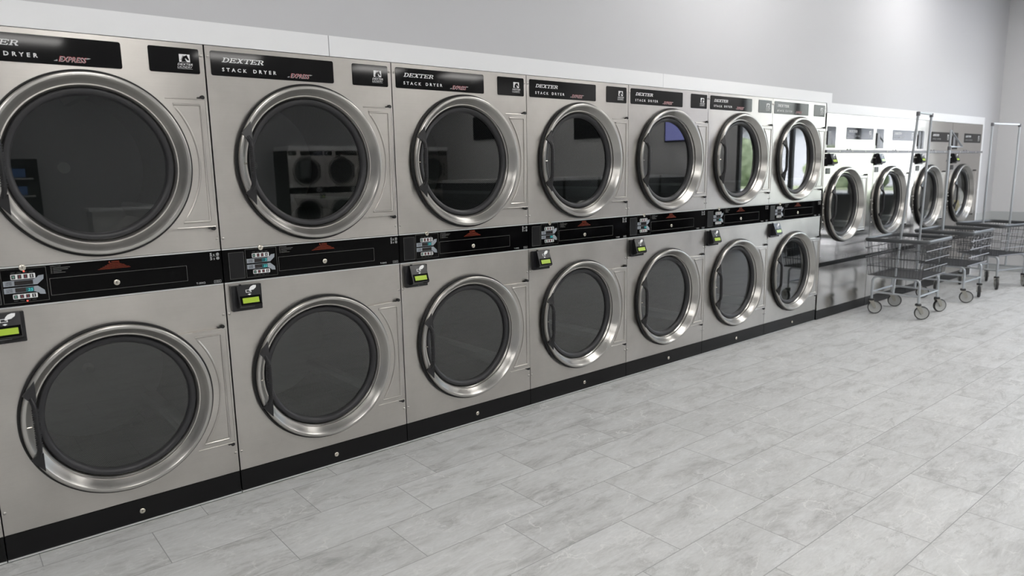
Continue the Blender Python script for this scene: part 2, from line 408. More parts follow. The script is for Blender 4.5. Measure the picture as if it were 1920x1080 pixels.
# ------------------------------------------------------------------ italic slab letters for the maker's name
def slab_word(mb, word, x0, x1, z0, z1, y, mi=0, shear=0.42):
    T = 0.17   # stem
    def L(ch):
        st = []
        q = lambda *p: st.append(list(p))
        R = lambda a, b, c, d: q((a, c), (b, c), (b, d), (a, d))
        sf = 0.12
        if ch == 'D':
            R(0.02, 0.55, 0, sf); R(0.02, 0.55, 1 - sf, 1); R(0.14, 0.14 + T, 0, 1)
            pts = [(0.5, 1), (0.78, 0.92), (0.93, 0.72), (0.96, 0.5), (0.93, 0.28), (0.78, 0.08), (0.5, 0)]
            ins = [(0.5, 0.88), (0.66, 0.82), (0.74, 0.68), (0.76, 0.5), (0.74, 0.32), (0.66, 0.18), (0.5, 0.12)]
            for i in range(6): q(pts[i], pts[i + 1], ins[i + 1], ins[i])
        elif ch == 'E':
            R(0.02, 0.92, 0, sf); R(0.02, 0.92, 1 - sf, 1); R(0.14, 0.14 + T, 0, 1)
            R(0.14, 0.62, 0.44, 0.56); R(0.60, 0.70, 0.32, 0.68); R(0.82, 0.94, 0, 0.30); R(0.82, 0.94, 0.72, 1)
        elif ch == 'X':
            q((0.12, 1), (0.34, 1), (0.90, 0), (0.66, 0)); q((0.72, 1), (0.88, 1), (0.26, 0), (0.08, 0))
            R(0.0, 0.42, 1 - sf, 1); R(0.60, 0.98, 1 - sf, 1); R(0.0, 0.38, 0, sf); R(0.56, 1.0, 0, sf)
        elif ch == 'T':
            R(0.0, 1.0, 1 - sf, 1); R(0.42, 0.42 + T, 0, 1); R(0.25, 0.76, 0, sf); R(0, 0.11, 0.68, 1); R(0.89, 1.0, 0.68, 1)
        elif ch == 'R':
            R(0.02, 0.45, 0, sf); R(0.02, 0.55, 1 - sf, 1); R(0.14, 0.14 + T, 0, 1); R(0.14, 0.58, 0.42, 0.54)
            pts = [(0.52, 1), (0.76, 0.95), (0.86, 0.72), (0.76, 0.48), (0.52, 0.42)]
            ins = [(0.52, 0.88), (0.62, 0.84), (0.67, 0.71), (0.62, 0.58), (0.52, 0.54)]
            for i in range(4): q(pts[i], pts[i + 1], ins[i + 1], ins[i])
            q((0.48, 0.5), (0.66, 0.5), (0.92, 0.06), (0.72, 0)); R(0.72, 1.0, 0, sf)
        return st
    n = len(word); H = z1 - z0; W = (x1 - x0 - shear * H) / n
    for i, ch in enumerate(word):
        for k, poly in enumerate(L(ch)):
            pts = [(x0 + (i + 0.02 + a * 0.98) * W + shear * H * b, z0 + b * H) for a, b in poly]
            mb.flat(pts, y - 0.00003 * k, mi)

# ------------------------------------------------------------------ room shell
XR, XL, YB, H = 12.02, -5.0, -15.0, 4.0
struct('floor', MB().add([(XL, 0.9, 0), (XR + .1, 0.9, 0), (XR + .1, YB, 0), (XL, YB, 0)], [(0, 3, 2, 1)]), M['floor'])
struct('ceiling', MB().box(XL - .1, XR + .3, YB - .1, 1.3, H, H + .08), M['ceil'])
W0 = 0.978
mb = MB()                                     # bulkhead wall over the machines, and the free end beside them
mb.box(XL, 6.93, 0.012, 0.09, 2.24, H); mb.box(6.93, 11.36, 0.012, 0.09, 2.15, H); mb.box(11.36, XR, 0.012, 0.09, 0, H)
mb.box(XL, -1.0, 0.012, 0.09, 0, 2.24)
struct('wall_back', mb, M['wall'])
struct('wall_behind_machines', MB().box(XL, XR, 1.15, 1.25, 0, H), M['wall'])
# right wall with a shopfront window
wy0, wy1, wz0, wz1 = -4.25, -0.95, 0.12, 3.1
mb = MB(); x0, x1 = XR, XR + 0.12
mb.box(x0, x1, wy1, 1.2, 0, H); mb.box(x0, x1, wy0, wy1, 0, wz0); mb.box(x0, x1, wy0, wy1, wz1, H); mb.box(x0, x1, -6.9, wy0, 0, H)
mb.box(x0, x1, YB, -6.9, 0, H)
struct('wall_right', mb, M['wall_side_lightened'])
struct('wall_front', MB().box(XL, XR + .1, YB - .1, YB, 0, H), M['wall'])
struct('wall_left', MB().box(XL - .1, XL, YB, 1.2, 0, H), M['wall'])
M['winframe'] = simple('dark_window_frame', (0.05, 0.05, 0.055), 0.4, 0.3)
for k, (a, b, muls) in enumerate(((wy0, wy1, (-2.05, -3.15)),)):
    w = MB()
    w.box(x0 + .02, x1 - .02, a, b, wz0, wz0 + .06); w.box(x0 + .02, x1 - .02, a, b, wz1 - .06, wz1)
    for y in (a, b - .06): w.box(x0 + .02, x1 - .02, y, y + .06, wz0, wz1)
    for y in muls: w.box(x0 + .02, x1 - .02, y - .035, y + .035, wz0, wz1)
    w.box(x0 + .02, x1 - .02, a, b, 2.35, 2.42)
    o = struct('window_%d' % (k + 1), w, M['winframe'])
    g = MB().box(x0 + .055, x0 + .065, a + .05, b - .05, wz0 + .05, wz1 - .05).build('pane', M['winglass'], o, smooth=None)
# white trim boards above the machines
def board(n, x0, x1, z0, z1, y0=0.0, y1=0.11, pts=None):
    if pts: return struct('trim_%d' % n, MB().prism(pts, y1, y0), M['wallwhite'])
    return struct('trim_%d' % n, MB().box(x0, x1, y0, y1, z0, z1), M['wallwhite'])
board(1, -2.2, 1.595, 2.193, 2.295)
board(2, 1.599, 4.306, 2.193, 2.295)
board(3, 4.309, 0, 0, 0, pts=[(4.309, 2.193), (6.86, 2.193), (6.89, 2.10), (6.96, 2.194), (6.96, 2.292), (4.309, 2.295)], y1=.0055)
board(4, 6.872, 11.41, 2.102, 2.20, 0.006)
board(5, 11.335, 11.41, 0.0, 2.1015, 0.004)
board(6, 6.852, 6.868, 0.0, 2.12, 0.03, 0.2)
# grey band along the right wall
struct('trim_7', MB().box(XR - .012, XR - .001, wy1 + .02, 0.011, .745, .872), M['band'])
struct('trim_8', MB().box(11.42, XR - .013, 0.0, 0.011, .745, .872), M['band'])
struct('baseboard_right', MB().box(XR - .012, XR - .001, wy1 + .02, 0.011, 0, .09), M['band'])

# ------------------------------------------------------------------ shared door meshes (door centred on its own axis)
RING = [(.3785, -.004), (.3815, -.012), (.3818, -.034), (.3802, -.0405), (.3775, -.0432), (.3735, -.0440), (.3660, -.0436), (.3625, -.0405), (.3535, -.0235), (.3420, -.0065), (.3290, .0110), (.3225, .0215), (.3200, .0300), (.3285, .0300)]
ring_me = MB().lathe(RING, 128, closed=True).mesh('door', [M['ring']])
gasket_me = MB().lathe([(.378, -.001), (.3895, -.001), (.3925, -.007), (.3915, -.018), (.387, -.0235), (.381, -.022)], 128, closed=True).mesh('gasket', [M['rubber']])
seal_me = MB().lathe([(.3230, .0260), (.3210, .0165), (.3160, .0110), (.3075, .0095), (.2990, .0125), (.2930, .0205), (.2905, .0300), (.2905, .0480), (.3230, .0480)], 128, closed=True).mesh('seal', [M['seal']])
glass_me = MB().lathe([(0.0001, .0320), (.3, .0320), (.3, .0370), (0.0001, .0370)], 96).mesh('glass', [M['glass']])
glass_single_me = MB().lathe([(0.0001, .0320), (.3, .0320), (.3, .0370), (0.0001, .0370)], 96).mesh('glass', [M['glass_matte']])
def handle_mesh():
    mb = MB(); X = -0.335
    # two bridge brackets and a ribbed grip standing off the ring
    for q in (1, -1):
        vs = [(-.364, -.050, .140 * q), (-.340, -.066, .112 * q), (-.319, -.066, .112 * q), (-.318, -.052, .198 * q),
              (-.364, -.036, .140 * q), (-.338, -.040, .118 * q), (-.319, -.036, .118 * q), (-.316, -.032, .198 * q)]
        fs = [(0, 1, 2, 3), (4, 7, 6, 5), (0, 4, 5, 1), (1, 5, 6, 2), (2, 6, 7, 3), (3, 7, 4, 0)]
        mb.add(vs, fs if q > 0 else [f[::-1] for f in fs])
    mb.tube([(-.338, -.054, .126), (-.331, -.066, .100), (-.3295, -.069, .07), (-.3295, -.069, -.07), (-.331, -.066, -.100), (-.338, -.054, -.126)], .010, 10, flat=(.0120, .0085))
    for i in range(17):
        z = .080 - i * .010
        mb.tube([(-.3295, -.069, z + .0022), (-.3295, -.069, z - .0022)], .01, 10, flat=(.0098, .0130))
    return mb.mesh('handle', [M['handle']])
handle_me = handle_mesh()
pin_me = MB().cyl((-.370, -.036, 0), (-.345, -.036, 0), .0035, 10).mesh('latch_pin', [M['lock']])
def hinge_mesh():
    mb = MB(); R = .391; hz = .2935; xr = .476; a = math.asin(hz / R)
    pts = [(R * math.cos(a - 2 * a * i / 28), R * math.sin(a - 2 * a * i / 28)) for i in range(29)]
    pts = pts + [(xr - .004, -hz), (xr, -hz + .004), (xr, hz - .004), (xr - .004, hz)]
    mb.prism(pts, 0.0, -.017)
    R2 = .424; h2 = .266; x2 = .449; a2 = math.asin(h2 / R2)
    path = [(R2 * math.cos(a2 - 2 * a2 * i / 28), -.0175, R2 * math.sin(a2 - 2 * a2 * i / 28)) for i in range(29)]
    path += [(x2 - .004, -.0175, -h2), (x2, -.0175, -h2 + .004), (x2, -.0175, h2 - .004), (x2 - .004, -.0175, h2)]
    mb.tube(path, .0050, 10, closed=True)
    mb.tube([(.300, -.0165, hz - .002), (xr - .006, -.0165, hz - .002), (xr - .002, -.0165, hz - .006), (xr - .002, -.0165, -hz + .006), (xr - .006, -.0165, -hz + .002), (.300, -.0165, -hz + .002)], .0032, 8)
    return mb.mesh('hinge_plate', [M['steel']])
hinge_me = hinge_mesh()
def hpin_mesh(s):
    mb = MB(); mb.box(.440, .468, -.019, -.004, s * .2945 if s > 0 else -.3010, .3010 if s > 0 else -.2945)
    mb.lathe([(0.0001, -.020), (.008, -.020), (.010, -.017), (.010, -.002), (.0001, -.002)], 14, cx=.462, cz=s * .3005)
    return mb.mesh('hinge_pin', [M['rubber']])
hpins = [hpin_mesh(1), hpin_mesh(-1)]
DR = .37
drum_me = MB().lathe([(.332, .014), (DR, .03), (DR, .86)], 96).mesh('drum', [M['perf']], fix=False)
drumback_me = MB().lathe([(0.0001, .855), (.30, .855), (DR, .835)], 96).mesh('drum_back', [M['drumsteel']], fix=False)
hub_me = MB().lathe([(0.0001, .842), (.007, .842), (.008, .848), (.028, .848), (.030, .854)], 32).mesh('hub', [M['whitecloth']], fix=False)
def baffle_mesh(k):
    mb = MB(); a = math.radians(-38 + 120 * k)
    d = Vector((math.cos(a), 0, math.sin(a))); t = Vector((-math.sin(a), 0, math.cos(a))); vs = []
    for y in (.05, .84):
        for r, w in ((DR + .0, .045), (DR - .055, .012)):
            for sgn in (-1, 1):
                p = d * r + t * (w * sgn); vs.append((p.x, y, p.z))
    mb.add(vs, [(0, 1, 3, 2), (4, 6, 7, 5), (0, 2, 6, 4), (1, 5, 7, 3), (2, 3, 7, 6)])
    return mb.mesh('baffle', [M['drumsteel']])
baffles = [baffle_mesh(k) for k in range(3)]

def add_door(root, loc, pane=None):
    d = link('door', ring_me, root, loc); d['label'] = 'polished steel ring door'
    link('gasket', gasket_me, d); link('seal', seal_me, d); link('glass', pane or glass_me, d)['label'] = 'smoked glass'
    link('handle', handle_me, d); link('latch_pin', pin_me, d); link('hinge_plate', hinge_me, d)
    for h in hpins: link('hinge_pin', h, d)
    r = link('drum', drum_me, root, loc)
    link('drum_back', drumback_me, r); link('hub', hub_me, r)
    for b in baffles: link('baffle', b, r)

def panel_with_hole(x0, x1, z0, z1, cz, r, y0=0.0, t=.02, mat=None, cx=0.0, n=96):
    mb = MB(); vs = []; 
    def edge(a):
        c, s = math.cos(a), math.sin(a); k = []
        if c > 1e-9: k.append((x1 - cx) / c)
        if c < -1e-9: k.append((x0 - cx) / c)
        if s > 1e-9: k.append((z1 - cz) / s)
        if s < -1e-9: k.append((z0 - cz) / s)
        k = min(k); return (cx + c * k, cz + s * k)
    angs = sorted([2 * PI * i / n for i in range(n)] + [math.atan2(z - cz, x - cx) % (2 * PI) for x in (x0, x1) for z in (z0, z1)])
    k = len(angs)
    for a in angs: vs.append((cx + r * math.cos(a), y0, cz + r * math.sin(a)))
    for a in angs: e = edge(a); vs.append((e[0], y0, e[1]))
    for a in angs: e = edge(a); vs.append((e[0], y0 + t, e[1]))
    for a in angs: vs.append((cx + r * math.cos(a), y0 + t, cz + r * math.sin(a)))
    fs = []
    for i in range(k):
        j = (i + 1) % k
        fs += [(i, j, k + j, k + i), (k + i, k + j, 2 * k + j, 2 * k + i), (3 * k + i, 3 * k + j, j, i)]
    mb.add(vs, fs)
    return mb.mesh('front_panel', [mat or M['steel']], smooth=30)

def screw_at(root, x, z, y=0.0):
    link('screw', screw_me, root, (x, y, z))
screw_me = MB().lathe([(0.0001, -.0048), (.0035, -.0046), (.0060, -.0030), (.0070, -.0006), (.0070, .001)], 12).add(
    [(-.0045, -.0050, -.0009), (.0045, -.0050, -.0009), (.0045, -.0050, .0009), (-.0045, -.0050, .0009)], [(0, 1, 2, 3)], 1).mesh('screw', [M['screw'], M['keyblack']])
lock_me = MB().lathe([(0.0001, -.0030), (.0045, -.0030), (.005, -.0060), (.0095, -.0065), (.0120, -.0050), (.0130, -.0010), (.0130, .002)], 24).add(
    [(-.0012, -.0034, -.004), (.0012, -.0034, -.004), (.0012, -.0034, .004), (-.0012, -.0034, .004)], [(0, 1, 2, 3)], 1).mesh('lock', [M['lock'], M['keyblack']])

# horse-head emblem
def emblem(mb, x0, x1, z0, z1, y):
    w, h = x1 - x0, z1 - z0
    mb.frect(x0, x1, z0, z1, y, 0)
    P = lambda l: [(x0 + a * w, z0 + b * h) for a, b in l]
    head = [(.20, .03), (.24, .30), (.30, .52), (.40, .70), (.55, .82), (.66, .86), (.70, .96), (.75, .85), (.80, .72), (.86, .52), (.93, .34), (.90, .26), (.80, .24), (.72, .36), (.62, .46), (.60, .56), (.55, .40), (.62, .20), (.72, .03)]
    mb.flat(P(head), y - .0003, 1)
    for i in range(5):
        a = .16 + .055 * i; b = .22 + .13 * i
        mb.flat(P([(a - .06, b), (a + .05, b + .02), (a + .06, b + .09), (a - .04, b + .07)]), y - .0003, 1)

def card_reader(root, x0, x1, z0, z1, mount=False):
    """wedge-shaped card reader on a base plate; returns the base part"""
    base = MB().rbox(x0, x1, z0, z1, 0.0, -.020, .004)
    w = x1 - x0; h = z1 - z0
    a, b = x0 + .16 * w, x1 - .10 * w
    prof = [(-.020, z0 + .10 * h), (-.052, z0 + .17 * h), (-.064, z0 + .24 * h), (-.030, z1 - .01 * h), (-.020, z1 - .01 * h)]
    n = len(prof)
    base.add([(a, y, z) for y, z in prof] + [(b, y, z) for y, z in prof],
             [tuple(range(n)), tuple(range(2 * n - 1, n - 1, -1))] + [(i, i + n, (i + 1) % n + n, (i + 1) % n) for i in range(n)])
    base.box(x0 + w * .3, x0 + w * .36, -.012, .0, z1 - .002, z1 + .004)
    o = base.build('card_reader', [M['readerblack']], root, smooth=20)
    A = Vector((0, -.030, z1 - .01 * h)); B = Vector((0, -.064, z0 + .24 * h)); d = B - A
    nrm = Vector((0, d.z, -d.y)).normalized()
    if nrm.y > 0: nrm = -nrm
    def pt(u, t, e=.0008): 
        p = A + d * t + nrm * e; return (a + (b - a) * u, p.y, p.z)
    def poly(mb, l, mi=0, e=.0008):
        k = len(l); mb.add([pt(u, t, e) for u, t in l], [tuple(range(k))], mi)
    bz = MB(); poly(bz, [(.06, .97), (.97, .97), (.97, .52), (.06, .52)], 0, .001)
    bz.build('bezel', [M['blackpanel']], o, smooth=None)
    s = MB(); poly(s, [(.15, .88), (.88, .88), (.88, .62), (.15, .62)], 0, .0016); s.build('screen', [M['lcd']], o, smooth=None)['label'] = 'lit green screen'
    ic = MB()
    poly(ic, [(.36, .36), (.60, .36), (.60, .34), (.36, .34)]); poly(ic, [(.36, .24), (.60, .24), (.60, .22), (.36, .22)])
    poly(ic, [(.36, .36), (.385, .36), (.385, .22), (.36, .22)]); poly(ic, [(.575, .36), (.60, .36), (.60, .22), (.575, .22)])
    poly(ic, [(.50, .26), (.54, .30), (.60, .26), (.72, .24), (.84, .14), (.86, .03), (.74, .0 + .02), (.62, .07), (.55, .15)], 0, .0011)
    poly(ic, [(.42, .45), (.50, .50), (.58, .45), (.50, .42)])
    ic.build('hand_icon', [M['white']], o, smooth=None)
    sl = MB(); sl.box(a + .02 * w, b - .25 * w, -.0535, -.052, z0 + .172 * h, z0 + .180 * h)
    sl.build('card_slot', [M['midprint']], o, smooth=None)
    return o

# ------------------------------------------------------------------ stack dryer prototype (origin: middle of the front, on the floor)
HW = 0.4868
ZU, ZL = 1.653, 0.575
up_panel = panel_with_hole(-HW, HW, 1.2505, 2.190, ZU, .332)
lo_panel = panel_with_hole(-HW, HW, .1215, 1.0775, ZL, .332)
lo_panel.name = 'front_panel_low'

def digits_mesh(u, l, lu, ll):
    mb = MB(); y = -.0036
    for txt, z in ((u, 1.1795), (l, 1.149)):
        if txt: 
            w = .0088 * len(txt); mb.text(txt, -.2745 - w, -.2745, z - .0056, z + .0056, y, 0, bold=.0, shear=.12)
    return mb
def lit_mesh(u, l):
    mb = MB()
    for txt, z in ((u, 1.1795), (l, 1.149)):
        if txt: mb.frect(-.299, -.272, z - .0088, z + .0088, -.0033, 0)
    return mb

def make_stack_dryer():
    r = thing('stack_dryer', 'x', 'dryer', group='stacked tumble dryers along the wall')
    mb = MB(); t = .02                                            # open-fronted cabinet shell
    for xa, xb in ((-HW + .003, -HW + .003 + .008), (HW - .011, HW - .003)): mb.box(xa, xb, .021, .95, .0, 2.18)
    mb.box(-HW + .011, HW - .011, .021, .95, 2.165, 2.18); mb.box(-HW + .011, HW - .011, .94, .95, .0, 2.165); mb.box(-HW + .011, HW - .011, .03, .93, 1.10, 1.12)
    mb.build('cabinet', [M['cabinet']], r, smooth=None)
    link('front_panel', up_panel, r); link('front_panel', lo_panel, r)
    # name plate
    p = MB().rbox(-.465, .147, 2.058, 2.1685, 0.001, -.0022, .009).build('name_plate', [M['blackplate']], r)
    w = MB(); slab_word(w, 'DEXTER', -.415, -.209, 2.1205, 2.1415, -.0026)
    w.build('lettering', [M['white']], p, fix=False, smooth=None)
    w = MB().text('STACK', -.415, -.300, 2.079, 2.0955, -.0026, spacing=1.75, bold=.022)
    w.build('lettering', [M['white']], p, fix=False, smooth=None)
    w = MB().text('DRYER', -.269, -.156, 2.080, 2.0965, -.0026, spacing=1.75, bold=.022)
    w.build('lettering', [M['white']], p, fix=False, smooth=None)
    w = MB().text('EXPRESS', -.086, .016, 2.0705, 2.0925, -.0026, 1, shear=.35, bold=.035).text('EXPRESS', -.086, .016, 2.0715, 2.0935, -.0030, 0, shear=.35, bold=-.012)
    w.flat([(-.104, 2.0725), (-.090, 2.0725), (-.090, 2.079)], -.0026, 1); w.flat([(.017, 2.0925), (.017, 2.086), (.032, 2.0905)], -.0026, 1)
    w.build('emblem', [M['red'], M['midprint']], p, fix=False, smooth=None)
    # logo plate
    p = MB().rbox(.2535, .466, 2.058, 2.168, 0.001, -.0022, .008).build('logo_plate', [M['blackplate']], r)
    e = MB(); emblem(e, .380, .426, 2.107, 2.141, -.0026); e.build('emblem', [M['white'], M['blackplate']], p, fix=False, smooth=None)
    w = MB().text('DEXTER', .371, .436, 2.0925, 2.1020, -.0026, shear=.3, bold=.01).text('LAUNDRY', .370, .434, 2.0815, 2.0895, -.0026, shear=.3)
    w.frect(.370, .434, 2.0775, 2.0785, -.0026); w.build('lettering', [M['white']], p, fix=False, smooth=None)
    add_door(r, (0, 0, ZU)); add_door(r, (0, 0, ZL))
    # control panel
    c = MB().box(-HW, HW, -.0015, .018, 1.0815, 1.2465).build('control_panel', [M['blackpanel']], r, smooth=None)
    tr = MB().box(-HW, HW, -.004, .016, 1.2435, 1.2490).box(-HW, HW, -.004, .016, 1.0790, 1.0845).build('edge_strip', [M['trimline']], c, smooth=None)
    d = MB().box(-.459, -.386, -.0030, .0, 1.098, 1.228); d.frame(-.459, -.386, 1.098, 1.228, .0012, -.0032, 1)
    d.build('blank_insert', [M['darkpanel'], M['dimprint']], c, smooth=None)
    d = MB().frame(-.378, -.222, 1.098, 1.238, .0009, -.0021, 0); d.build('keypad_outline', [M['dimprint']], c, fix=False, smooth=None)
    y = -.0020
    for sgn, name in ((1, 'upper'), (-1, 'lower')):
        zc = 1.165; f = lambda z: zc + sgn * (z - zc)
        ar = MB().flat([(-.373, f(1.1685)), (-.257, f(1.1685)), (-.2345, f(1.1885)), (-.2325, f(1.2055)), (-.2515, f(1.2035)), (-.2565, f(1.197)), (-.2695, f(1.1905)), (-.373, f(1.1905))], y)
        ar.build('selector_arrow', [M['greyprint']], c, fix=False, smooth=None)['label'] = 'grey arrow for the %s drum' % name
        dw = MB().box(-.3355, -.2715, -.0031, .0, f(1.1795) - .0092, f(1.1795) + .0092)
        dw.build('display', [M['display']], c, smooth=None)
        t2 = MB().text('UPPER' if sgn > 0 else 'LOWER', -.3655, -.3435, f(1.1795) + .0008, f(1.1795) + .0068, y - .0004, 0, bold=.02)
        t2.text('DRYER', -.3655, -.3435, f(1.1795) - .0068, f(1.1795) - .0008, y - .0004, 0, bold=.02)
        t2.build('lettering', [M['keyblack']], c, fix=False, smooth=None)
        z0, z1 = (1.1945, 1.2160) if sgn > 0 else (1.1140, 1.1335)
        k = MB(); k.rbox(-.3455, -.2615, z0, z1, 0, -.0028, .003, 0)
        for i in range(4):
            xa = -.3430 + i * .0208; k.frect(xa, xa + .0135, z0 + .0025, z1 - .0025, -.0031, 1)
            xm = xa + .00675; zm = (z0 + z1) / 2
            if i == 0: k.flat([(xm - .0045, zm), (xm, zm - .0055), (xm + .0045, zm), (xm, zm + .0055)], -.0034, 2)
            else: k.frect(xm - .0014, xm + .0014, zm - .0055, zm + .0055, -.0034, (3 if i < 3 else 0))
        k.build('key_strip', [M['white'], M['keyblack'], M['keygreen'], M['keyred']], c, smooth=None)
        cap = MB(); zc2 = z1 + .0065 if sgn > 0 else z0 - .0075
        for i, wd in enumerate(('START', 'HIGH', 'MED', 'LOW')):
            xa = -.3430 + i * .0208; cap.text(wd, xa - .0005, xa + .0140, zc2 - .0016, zc2 + .0016, y, 0)
        cap.build('lettering', [M['dimprint']], c, fix=False, smooth=None)
    w = MB().text('INSTRUCTIONS', -.206, -.168, 1.2335, 1.2380, y, 0)
    for i, wl in enumerate((.062, .054, .030, .044)):
        z = 1.2285 - i * .0068; w.frame(-.2055, -.2010, z - .0022, z + .0022, .0007, y, 0); w.frect(-.1970, -.1970 + wl, z - .0009, z + .0009, y, 0)
    w.build('lettering', [M['dimprint']], c, fix=False, smooth=None)
    w = MB().flat([(.009, 1.2315), (.0175, 1.2315), (.01325, 1.2385)], y).text('WARNING', .021, .052, 1.2315, 1.2375, y, 0, shear=.2, bold=.01)
    for i in range(6):
        z = 1.2280 - i * .0046; hw = .020 + .0092 * i; w.frect(.033 - hw, .033 + hw * (.93 if i % 2 else 1), z - .0006, z + .0006, y, 0)
    w.build('warning_text', [M['warn']], c, fix=False, smooth=None)
    w = MB()
    for z in (1.2205, 1.2015):
        w.text('5', .4355, .4460, z, z + .0145, y, bold=.02); w.text('x', .4505, .4580, z, z + .0090, y, bold=.01)
        w.lathe([(.0052, 0), (.0072, 0)], 14, cx=.4715, cy=y, cz=z + .0068); w.frect(.4685, .4745, z + .004, z + .0095, y)
    w.frect(.4365, .4785, 1.2183, 1.2190, y); w.build('lettering', [M['midprint']], c, fix=False, smooth=None)
    w = MB().text('T-50X2', .364, .405, 1.0925, 1.1015, y, bold=.01).frame(.445, .478, 1.0905, 1.1030, .0012, y).text('USA', .450, .473, 1.0935, 1.1000, y)
    w.build('lettering', [M['midprint']], c, fix=False, smooth=None)
    dr = MB().box(-.214, .328, -.0028, .0, 1.1145, 1.1865); dr.frame(-.214, .328, 1.1145, 1.1865, .0012, -.0031, 1)
    dr.build('access_drawer', [M['blackpanel'], M['dimprint']], c, smooth=None)
    link('lock', lock_me, c, (.033, -.003, 1.142)); link('lock', lock_me, c, (-.302, -.004, 1.2415))
    # card reader, kick plate, screws
    card_reader(r, -.4655, -.3185, .940, 1.0665)
    k = MB().box(-HW, HW, .0, .02, .0108, .1180).build('toe_kick', [M['kick']], r, smooth=None)
    MB().box(-HW, HW, -.006, .02, .0055, .0105).build('edge_strip', [M['trimline']], k, smooth=None)
    link('lock', lock_me, k, (.033, 0, .060))
    for z in (2.140, 1.300, .930, .221):
        for x in (-.4755, .4755): screw_at(r, x, z)
    return r

proto = make_stack_dryer()
index_kids()
ORD = ['first', 'second', 'third', 'fourth', 'fifth', 'sixth', 'seventh']
timers = [('', '25'), ('2', '22'), ('25', ''), ('', '26'), ('', '26'), ('', '24'), ('', '')]
lab = ['steel stack dryer leftmost of the seven, cut by the photo edge, lower timer reading 25',
       'stainless steel stack dryer second in the row from the left, lower timer reading 22',
       'stainless steel stack dryer third in the row from the left, upper timer reading 25',
       'stainless steel stack dryer fourth in the row, middle one of the seven',
       'stainless steel stack dryer fifth in the row, its upper glass mirroring a blue screen',
       'stainless steel stack dryer sixth in the row, last but one before the row steps down',
       'steel stack dryer at the far end of the tall row, beside the single dryers']
def add_timer(root, u, l, leds=False):
    c = [o for o in bpy.data.objects if o.parent == root and o.name.startswith('control_panel')][0]
    if u or l:
        lit_mesh(u, l).build('lit_window', [M['displaylit']], c, fix=False, smooth=None)
        digits_mesh(u, l, 0, 0).build('digits', [M['digit']], c, fix=False, smooth=None)['label'] = 'glowing cyan digits'
    if leds:
        MB().lathe([(0.0001, -.0035), (.0022, -.003), (.003, -.0018)], 10, cx=-.2985, cz=1.2262).lathe([(0.0001, -.0035), (.0022, -.003), (.003, -.0018)], 10, cx=-.2985, cz=1.1030).build('lamp', [M['led']], c)['label'] = 'red lamps'
roots = []
for i in range(7):
    r = proto if i == 0 else copy_tree(proto)
    r.location = (W0 * (i + .5) + (-.0035, -.0012, 0)[min(i, 2)], 0, 0); r['label'] = lab[i]; roots.append(r)
left = copy_tree(proto); left.location = (-W0 * .5 - .004, 0, 0)
left['label'] = 'stainless steel stack dryer beyond the left edge, only its bottom right corner showing'
over = []
for i in range(5):
    o = copy_tree(proto); o.location = (7.6 + W0 * i, YB + 1.0, 0); o.rotation_euler = (0, 0, PI)
    o['label'] = 'stainless steel stack dryer across the room, seen only mirrored in the door glass'; o['group'] = 'dryers on the opposite wall'
bpy.context.view_layer.update()
for i, r in enumerate(roots): add_timer(r, *timers[i], leds=(i == 0))

